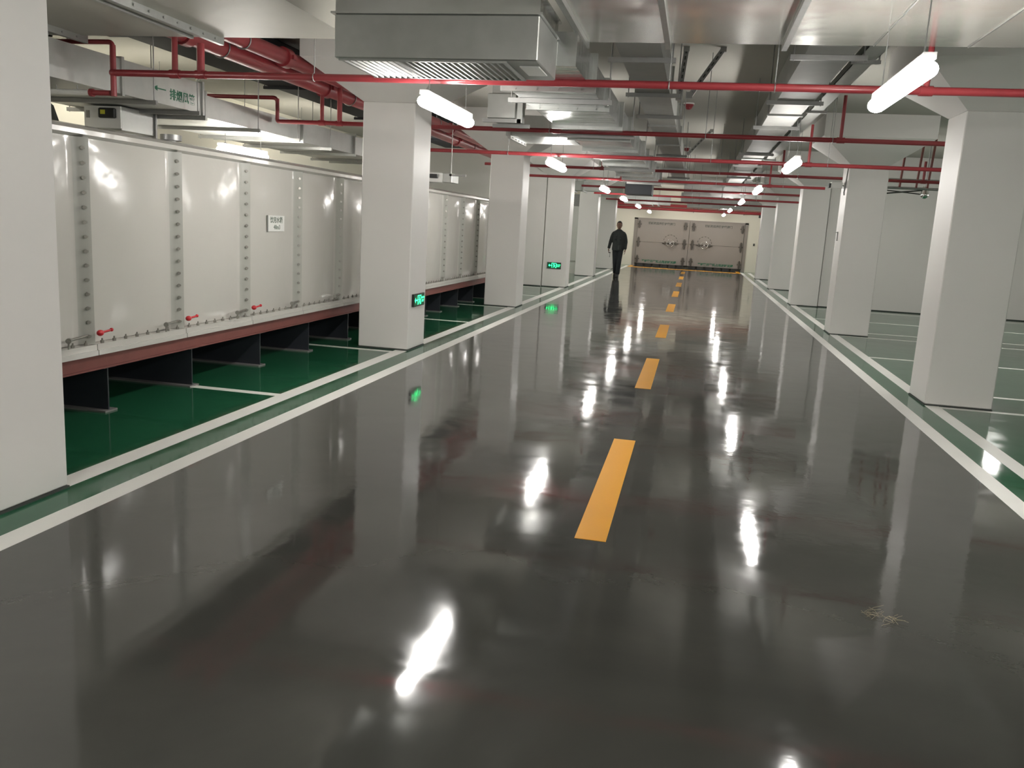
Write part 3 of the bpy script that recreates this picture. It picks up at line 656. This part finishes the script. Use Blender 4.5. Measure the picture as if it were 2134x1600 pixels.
for k in range(NP):
    y0 = Y0+k*P
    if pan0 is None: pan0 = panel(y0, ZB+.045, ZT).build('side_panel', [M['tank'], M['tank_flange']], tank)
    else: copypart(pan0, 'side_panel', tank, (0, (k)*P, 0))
    yj = y0+P
    for q in range(14):
        z = .56+q*.094
        if 1 <= k <= 7:
            if bolt0 is None: bolt0 = bolt_mb(yj, z).build('flange_bolt', M['bolt'], tank); b0 = (yj, z)
            else: copypart(bolt0, 'flange_bolt', tank, (0, yj-b0[0], z-b0[1]))
        else:
            mm = bolt_mb(yj, z); rest.add(mm.v, mm.f)
    for q in range(8):
        yy = y0+.08+q*.125; z = ZB+.045
        mm = lambda yy: MB().cyl((XT+.052, yy, z-.002), (XT+.052, yy, z+.016), .013, 6, smooth=False).cyl((XT+.052, yy, z+.016), (XT+.052, yy, z+.030), .006, 6)
        if 2 <= k <= 9:
            if nut0 is None: nut0 = mm(yy).build('foot_nut', M['bolt'], tank); n0 = yy
            else: copypart(nut0, 'foot_nut', tank, (0, yy-n0, 0))
        else:
            m2 = mm(yy); nrest.add(m2.v, m2.f)
rest.build('flange_bolt', M['bolt'], tank, kind='stuff'); nrest.build('foot_nut', M['bolt'], tank, kind='stuff')
for k in range(NP):
    y0 = Y0+k*P
    MB().box(XT-.02, XT+.085, y0+.004, y0+P-.004, ZB-.03, ZB+.004).box(XT-.01, XT+.075, y0+.004, y0+P-.004, ZB+.004, ZB+.043).build('foot_flange', M['tank'], tank)
MB().prism([(XT-.35, 1.955), (XT-.30, 1.965), (XT+.02, 1.92), (XT+.068, 1.895), (XT+.068, 1.865), (XT+.0, 1.85), (XT-.35, 1.85)], 'Y', Y0, LAST).build('top_rim', M['tank'], tank)
MB().prism([(XB, 1.85), (XT-.35, 1.85), (XT-.35, 1.95), (XB, 1.95)], 'Y', Y0, LAST).build('tank_lid', M['tank'], tank)
v = MB().cyl((-4.38, 6.62, 1.945), (-4.38, 6.62, 2.0), .04, 14).build('vent_pipe', M['white_plastic'], tank)
MB().cyl((-4.38, 6.62, 1.985), (-4.38, 6.62, 2.02), .085, 20).cyl((-4.38, 6.62, 2.02), (-4.38, 6.62, 2.03), .085, 20).build('vent_cap', M['steel'], v)
for k in range(1, NP):
    yj = Y0+k*P
    if k < 2: continue
    st = MB().cyl((XT+.10, yj-.30, .565), (XT+.045, yj-.06, .565), .009, 8).cyl((XT+.11, yj-.315, .565), (XT+.10, yj-.295, .565), .018, 10).box(XT+.10, XT+.108, yj-.31, yj-.30, .51, .56).build('stay_rod', M['bolt'], tank)
    if k in (2, 3, 4):
        MB().ball((XT+.085, yj+.02, .58), .021, 12, 8, sy=1.4).cyl((XT+.085, yj+.02, .58), (XT+.095, yj+.11, .59), .008, 8).ball((XT+.096, yj+.12, .592), .013, 10, 6).build('valve_handle', M['red_plastic'], tank, label='small red valve handle')
# support frame: red-brown long channel and dark cross beams
for (xc, lab) in ((-3.93, 'red-brown steel channel under the front edge of the tank'), (-6.6, 'red-brown steel channel under the rear edge of the tank')):
    MBb = MB().box(xc-.045, xc+.045, Y0, LAST, .418, .43).box(xc-.045, xc+.045, Y0, LAST, .326, .338).box(xc+.02, xc+.03, Y0, LAST, .338, .418)
    tag(MBb.build('support_channel_beam', M['red_prim']), lab, 'beam', 'long beams under the tank')
ib = [3.1, 4.12, 5.16, 6.19, 7.32, 8.37, 9.43, 10.5, 11.5, 12.45, 13.2, 14.25, 15.3, 16.2]
ip = {2: 'nearest to the camera', 3: 'second from the camera', 4: 'third from the camera', 5: 'fourth from the camera', 6: 'beside the second left column'}
for i, y in enumerate(ib):
    w = .065
    t = thing('support_beam', (-5.36, y, 0), 'dark steel cross beam on the green floor under the tank, '+('%s from the near end' % names[i]), 'beam', 'cross beams under the tank')
    MB().box(-6.8, -3.94, y-.006, y+.006, .012, .314).build('web', M['navy'], t)
    MB().box(-6.8, -3.92, y-w, y+w, 0, .012).build('bottom_flange', M['beam_grey'], t)
    MB().box(-6.8, -3.92, y-w, y+w, .314, .326).build('top_flange', M['beam_grey'], t)
# tank label
t = thing('tank_label_plate', (XT+.03, 7.58, 1.26), 'small white plate with green lettering on the front of the water tank', 'sign')
MB().box(XT+.028, XT+.034, 7.43, 7.75, 1.262, 1.41).build('plate', M['white_plastic'], t)
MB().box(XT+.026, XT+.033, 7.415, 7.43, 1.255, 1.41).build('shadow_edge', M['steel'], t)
text_mesh('lettering', '饮用水箱', .062, M['label_text'], t, EAST((XT+.0345, 7.59, 1.365)), bold=.001)
text_mesh('lettering', '48m3', .058, M['label_text'], t, EAST((XT+.0345, 7.60, 1.30)), bold=.001)

# ------------------------------------------------------------------ blast doors
fr = MB().box(DX0, DX0+.14, YF-.02, YF+.06, 0, DZ).box(DX1-.14, DX1, YF-.02, YF+.06, 0, DZ).box(DX0, DX1, YF-.02, YF+.06, DZ-.06, DZ)
struct('door_1', fr, M['door_paint'])
xm = -.30
def leaf(x0, x1, hinge_left, label):
    t = thing('blast_door_leaf', ((x0+x1)/2, YF+.05, .1), label, 'door', 'blast door leaves')
    pn = MB().bbox(x0+.005, x1-.005, YF-.06, YF+.10, .10, DZ-.05, .012).build('leaf_panel', M['door_paint'], t)
    MB().box(x0+.02, x1-.02, YF-.07, YF-.06, 1.03, 1.045).build('weld_seam', M['door_dark'], pn)
    n = 6
    for i in range(n):
        a = x0+.08+i*(x1-x0-.16)/n
        MB().box(a+.02, a+(x1-x0-.16)/n-.05, YF-.05, YF+.02, 0.0, .10).build('bottom_seal', M['gasket'], t)
    hx = x0+.10 if hinge_left else x1-.10; lx = x1-.17 if hinge_left else x0+.17
    for z, s in ((1.78, 1), (1.02, 1.25), (.28, 1)):
        for xx, sg in ((hx, 1), (lx, -1)):
            k = MB().box(xx-.05, xx+.05, YF-.10, YF-.06, z-.13*s, z+.13*s).cyl((xx, YF-.11, z-.17*s), (xx, YF-.11, z+.17*s), .026, 10).box(xx-.09, xx+.09, YF-.09, YF-.06, z-.02, z+.04)
            k.build('hinge' if xx == hx else 'lock_lug', M['door_dark'], t)
    wx = (-1.07 if hinge_left else .38); wz = 1.03
    wheel = MB().torus((wx, YF-.22, wz), .15, .014, 'Y', 28, 6)
    for i in range(4):
        a = PI/4+i*PI/2; wheel.cyl((wx, YF-.22, wz), (wx+.15*math.cos(a), YF-.22, wz+.15*math.sin(a)), .010, 6)
    wheel.cyl((wx, YF-.25, wz), (wx, YF-.06, wz), .03, 12).build('hand_wheel', M['chrome'], t)
    for i in range(7):
        a0 = PI*(.02+i*.14); MB().torus((wx, YF-.062, wz+.06), .30, .014, 'Y', 5, 6, a0=a0, a1=a0+.24).build('dial_mark', M['door_dark'], pn)
    MB().cyl((min(wx-.35, wx+.35), YF-.09, wz), (max(wx-.35, wx+.35), YF-.09, wz), .022, 8).box(wx-.26, wx-.20, YF-.12, YF-.06, wz-.06, wz+.06).box(wx+.20, wx+.26, YF-.12, YF-.06, wz-.06, wz+.06).build('locking_bar', M['door_dark'], t)
    cx = (-1.5 if hinge_left else .92)
    text_mesh('lettering', '钢结构双扇防护密闭门', .115, M['grey_text'], pn, FRONT((cx, YF-.0615, 1.84)), bold=.004)
    text_mesh('lettering', '平时敞开严禁占用战时关闭', .125, M['green_text'], pn, FRONT((cx, YF-.0615, .20)), bold=.005)
leaf(DX0+.14, xm, True, 'left leaf of the grey-brown steel blast doors with a hand wheel')
leaf(xm, DX1-.14, False, 'right leaf of the grey-brown steel blast doors with a hand wheel')

# ------------------------------------------------------------------ walking man
def skin_eval(chains, sub=1, name='tmp'):
    """chains: list of lists of (co, radius); chains share identical coordinates"""
    vs = []; rad = []; ed = []; idx = {}
    for ch in chains:
        prev = None
        for co, r in ch:
            key = tuple(round(c, 4) for c in co)
            if key not in idx: idx[key] = len(vs); vs.append(co); rad.append(r)
            i = idx[key]
            if prev is not None and prev != i: ed.append((prev, i))
            prev = i
    me = bpy.data.meshes.new(name); me.from_pydata(vs, ed, [])
    o = bpy.data.objects.new(name, me); C.objects.link(o)
    m = o.modifiers.new('s', 'SKIN'); m.use_smooth_shade = True
    if not me.skin_vertices: me.skin_vertices.new()
    for i, r in enumerate(rad):
        sv = me.skin_vertices[0].data[i]; sv.radius = (r if isinstance(r, tuple) else (r, r)); sv.use_root = (i == 0)
    if sub:
        q = o.modifiers.new('u', 'SUBSURF'); q.levels = sub; q.render_levels = sub
    dg = bpy.context.evaluated_depsgraph_get(); out = bpy.data.meshes.new_from_object(o.evaluated_get(dg))
    bpy.data.objects.remove(o); return out
def remesh_join(meshes, vox, name, mat, parent, smooth=2):
    bm = bmesh.new()
    for m in meshes: bm.from_mesh(m)
    me = bpy.data.meshes.new(name); bm.to_mesh(me); bm.free()
    o = bpy.data.objects.new(name+'_t', me); C.objects.link(o)
    r = o.modifiers.new('r', 'REMESH'); r.mode = 'VOXEL'; r.voxel_size = vox; r.use_smooth_shade = True
    if smooth: s = o.modifiers.new('sm', 'SMOOTH'); s.iterations = smooth; s.factor = .5
    dg = bpy.context.evaluated_depsgraph_get(); out = bpy.data.meshes.new_from_object(o.evaluated_get(dg))
    bpy.data.objects.remove(o); out.name = name
    out.materials.clear(); out.materials.append(mat)
    for p in out.polygons: p.use_smooth = True
    ob = bpy.data.objects.new(name, out); C.objects.link(ob); ob.parent = parent; ob['_o'] = parent['_o']
    return ob
def mesh_of(mb):
    me = bpy.data.meshes.new('t'); me.from_pydata(mb.v, [], mb.f); return me
def build_man():
    mx, my = -2.36, 27.1
    man = thing('person', (mx, my, 0), 'man in dark jacket and trousers walking towards the camera, a tool in one hand', 'person')
    # local coordinates: x right in the picture, -y towards the camera
    pel = (0, 0, .93); sp = (0, .0, 1.08); ch = (0, .01, 1.26); up = (0, .01, 1.38); nk = (0, -.005, 1.47); hd = (0, -.02, 1.54)
    torso = [(pel, (.15, .105)), (sp, (.135, .10)), (ch, (.155, .11)), (up, (.09, .07)), (nk, .055), (hd, .06)]
    LS = (.165, .01, 1.385); LE = (.235, .02, 1.12); LWr = (.235, -.07, .885)
    RS = (-.165, .01, 1.385); RE = (-.245, .04, 1.12); RW = (-.285, -.03, .885)
    def arm(S_, E_, W_): return [(up, (.09, .07)), (S_, .046), (E_, .042), (W_, .027)]
    HL = (.085, 0, .90); KL = (.075, -.10, .50); AL = (.05, -.06, .095); TL = (.055, -.23, .035)
    HR = (-.085, 0, .90); KR = (-.06, -.02, .49); AR = (-.05, .17, .11); TR = (-.06, .03, .035)
    legs = [[(pel, (.15, .105)), (HL, .085), (KL, .055), (AL, .034)], [(pel, (.15, .105)), (HR, .085), (KR, .055), (AR, .034)]]
    def hand(Wr, sgn, hold):
        out = []
        w = Vector(Wr); pc = w+Vector((0, -.012, -.045)); pe = w+Vector((0, -.018, -.085))
        out.append([(tuple(w), .027), (tuple(pc), (.020, .032)), (tuple(pe), (.016, .034))])
        ln = [.068, .078, .074, .058]
        for i, L_ in enumerate(ln):
            off = (-.030+.020*i); b0 = pe+Vector((0, off, -.008))
            cu = .5 if not hold else 1.2
            d1 = Vector((-sgn*.25*cu, 0, -1)).normalized(); d2 = Vector((-sgn*.9*cu, 0, -.8)).normalized(); d3 = Vector((-sgn*1.2*cu, 0, -.1 if hold else -.5)).normalized()
            p1 = b0+d1*L_*.45; p2 = p1+d2*L_*.33; p3 = p2+d3*L_*.25
            out.append([(tuple(b0+Vector((0, 0, .02))), .009), (tuple(b0), .009), (tuple(p1), .0085), (tuple(p2), .008), (tuple(p3), .007)])
        tb = pc+Vector((-sgn*.008, -.026, .0)); t1 = tb+Vector((-sgn*.018, -.022, -.022)); t2 = t1+Vector((-sgn*.012, -.006, -.028))
        out.append([(tuple(tb), .012), (tuple(t1), .0105), (tuple(t2), .009)])
        return out
    hl = hand(LWr, 1, False); hr = hand(RW, -1, True)
    def sh(m): m.transform(Matrix.Translation((0, 0, 0))); return m
    parts = [skin_eval([torso, arm(LS, LE, LWr)+[], arm(RS, RE, RW)]+legs+[[(AL, .034), (TL, (.022, .016))], [(AR, .034), (TR, (.022, .016))]], 1)]
    for h_ in (hl, hr):
        for c in h_: parts.append(skin_eval([c], 1))
    # head
    hc = (0, -.035, 1.615)
    bm = MB().ball(hc, .10, 28, 20, sx=.78, sy=.95, sz=1.18)
    bm.ball((0, -.07, 1.555), .06, 16, 12, sx=.85, sy=.8, sz=.75)       # jaw and chin
    bm.ball((0, -.138, 1.605), .014, 10, 8, sx=.9, sy=1.2, sz=1.9)       # nose
    bm.ball((0, -.148, 1.592), .012, 10, 8, sx=1.3, sy=.9, sz=.8)
    bm.ball((0, -.122, 1.562), .020, 12, 8, sx=1.2, sy=.6, sz=.28)      # lips
    bm.ball((0, -.120, 1.553), .018, 12, 8, sx=1.1, sy=.6, sz=.3)
    bm.ball((.028, -.118, 1.643), .018, 10, 6, sx=1.3, sy=.5, sz=.35)   # brows
    bm.ball((-.028, -.118, 1.643), .018, 10, 6, sx=1.3, sy=.5, sz=.35)
    for s in (-1, 1): bm.ball((s*.080, -.025, 1.61), .026, 12, 10, sx=.35, sy=.7, sz=1.15)
    parts.append(mesh_of(bm))
    sc = 1.0
    def place(ob): 
        ob.data.transform(Matrix.Translation((0, 0, 0))); ob.location = (0, 0, 0); return ob
    b = remesh_join(parts, .0065, 'body', M['skin'], man, 2)
    e = MB()
    for s in (-1, 1): e.ball((s*.029+mx, -.122+my, 1.625), .009, 10, 8, sy=.6)
    e.build('eyes', M['hair'], man)
    hb = MB().ball((0, -.022, 1.642), .106, 26, 18, sx=.80, sy=.94, sz=1.0)
    hm = mesh_of(hb); bmh = bmesh.new(); bmh.from_mesh(hm)
    for v in list(bmh.verts):
        if v.co.z < 1.585 or (v.co.y < -.075 and v.co.z < 1.685) or (abs(v.co.x) > .06 and v.co.y < -.02 and v.co.z < 1.62): v.co = Vector((v.co.x*.6, (v.co.y+.03)*.6-.03, max(v.co.z, 1.6)))
    bmh.to_mesh(hm); bmh.free()
    remesh_join([hm], .008, 'hair', M['hair'], man, 1)
    # jacket
    jt = [((0, 0, .86), (.175, .125)), ((0, 0, .93), (.178, .128)), ((0, 0, 1.08), (.168, .128)), ((0, .01, 1.26), (.178, .13)), ((0, .01, 1.385), (.15, .10)), ((0, .0, 1.455), (.075, .07))]
    cuffL = tuple(Vector(LWr)+(Vector(LE)-Vector(LWr))*.05); cuffR = tuple(Vector(RW)+(Vector(RE)-Vector(RW))*.05)
    def loft(rings, nseg=22):
        vs = []; fs = []
        for (z, cx, cy, a, b) in rings:
            for i in range(nseg):
                q = 2*PI*i/nseg; c_, s_ = math.cos(q), math.sin(q); e_ = .8
                vs.append((cx+a*abs(c_)**e_*(1 if c_ > 0 else -1), cy+b*abs(s_)**e_*(1 if s_ > 0 else -1), z))
        for j in range(len(rings)-1):
            for i in range(nseg): fs.append((j*nseg+i, j*nseg+(i+1) % nseg, (j+1)*nseg+(i+1) % nseg, (j+1)*nseg+i))
        fs += [tuple(range(nseg-1, -1, -1)), tuple(range((len(rings)-1)*nseg, len(rings)*nseg))]
        m_ = MB(); m_.add(vs, fs); return mesh_of(m_)
    jm = [loft([(.835, 0, 0, .185, .140), (.90, 0, 0, .190, .142), (1.0, 0, 0, .180, .138), (1.12, 0, 0, .182, .138), (1.26, 0, .01, .198, .142), (1.36, 0, .01, .200, .128), (1.41, 0, .008, .180, .108), (1.445, 0, .004, .125, .088), (1.475, 0, -.002, .078, .072), (1.49, 0, -.004, .066, .064)])]
    jm.append(loft([(.86, .06, -.143, .05, .008), (.98, .06, -.140, .05, .008)], 12)); jm.append(loft([(1.17, .09, -.148, .04, .008), (1.26, .09, -.148, .04, .008)], 12)); jm.append(loft([(1.17, -.09, -.148, .04, .008), (1.26, -.09, -.148, .04, .008)], 12))
    for S_, E_, cf in ((LS, LE, cuffL), (RS, RE, cuffR)):
        sx_ = Vector(S_); mid = (sx_+Vector(E_))/2
        jm.append(skin_eval([[((sx_.x*.35, .01, 1.355), .095), (tuple(sx_-Vector((0, 0, .012))), .090), (tuple(mid), .070), (E_, .060), (tuple((Vector(E_)+Vector(cf))/2), .054), (cf, .052), (tuple(Vector(cf)+(Vector(cf)-Vector(E_))*.06), .050)]], 1))
    col = MB().torus((0, -.008, 1.475), .062, .018, 'Z', 22, 8)
    jm.append(mesh_of(col))
    jk = remesh_join(jm, .011, 'jacket', M['jacket'], man, 3)
    # trousers
    tm = [loft([(.80, 0, .0, .150, .105), (.86, 0, 0, .172, .128), (.95, 0, 0, .165, .125), (1.0, 0, 0, .150, .115)])]
    for h_, k_, a_ in ((HL, KL, AL), (HR, KR, AR)):
        h2 = Vector(h_); k2 = Vector(k_); a2 = Vector(a_)
        tm.append(skin_eval([[((h2.x*.8, 0, .93), .105), ((h2.x, 0, .86), .105), (tuple((h2+k2)/2), .092), (tuple(k2), .080), (tuple((k2+a2)/2), .078), (tuple(a2+Vector((0, 0, .06))), .078), (tuple(a2+Vector((0, -.012, -.02))), .080)]], 1))
    remesh_join(tm, .012, 'trousers', M['trousers'], man, 3)
    for a_, t_ in ((AL, TL), (AR, TR)):
        a2 = Vector(a_); t2 = Vector(t_)
        sm = [skin_eval([[((a2.x, a2.y+.03, .058), .056), ((a2.x, (a2.y+t2.y)/2, .055), .056), ((t2.x, t2.y-.01, .046), .050)]], 1), mesh_of(MB().bbox(a2.x-.045, a2.x+.045, t2.y-.03, a2.y+.065, 0.0, .022, .006))]
        if a_ is AL: sm.append(skin_eval([[((a2.x, a2.y, .13), .056), ((a2.x, a2.y+.01, .05), .056)]], 1))
        else: sm.append(skin_eval([[(tuple(a2+Vector((0, 0, .03))), .056), ((a2.x, a2.y+.01, .05), .056)]], 1))
        remesh_join(sm, .008, 'shoe', M['shoe'], man, 1)
    # hand tool
    hx, hy, hz = mx+RW[0], my+RW[1]-.02, RW[2]-.13
    t = thing('hand_tool', (hx, hy, hz-.1), 'small dark tool hanging from the hand of the walking man', 'tool')
    MB().cyl((hx+.005, hy-.03, hz+.015), (hx+.075, hy-.03, hz+.0), .011, 10).build('grip', M['black_plastic'], t)
    MB().cyl((hx+.055, hy-.03, hz+.005), (hx+.05, hy-.03, hz-.11), .008, 8).ball((hx+.05, hy-.03, hz-.12), .016, 10, 8).build('shaft', M['steel'], t)
build_man()

# ------------------------------------------------------------------ wisp of straw on the lane
def straw():
    mb = MB(); rnd = random.Random(3)
    for i in range(30):
        a = rnd.uniform(0, PI); c = Vector((.80+rnd.gauss(.05, .035), 3.40+rnd.gauss(-.01, .03), .004+rnd.uniform(0, .008)))
        l = rnd.uniform(.02, .07); d = Vector((math.cos(a), math.sin(a)*.7, rnd.uniform(-.03, .08))).normalized()
        p = c-d*l/2; q = c+d*l/2; p.z = max(p.z, .0015); q.z = max(q.z, .0015)
        m = (p+q)/2+Vector((rnd.uniform(-.006, .006), rnd.uniform(-.006, .006), .002))
        mb.cyl(p, m, .0006, 5).cyl(m, q, .0006, 5)
    for v in mb.v: pass
    o = mb.build('straw_wisp', M['straw'], origin=(.85, 3.4, 0))
    tag(o, 'small wisp of dry straw lying on the grey lane at the lower right', 'straw', kind='stuff')
straw()
for o in bpy.data.objects:
    if '_o' in o: del o['_o']
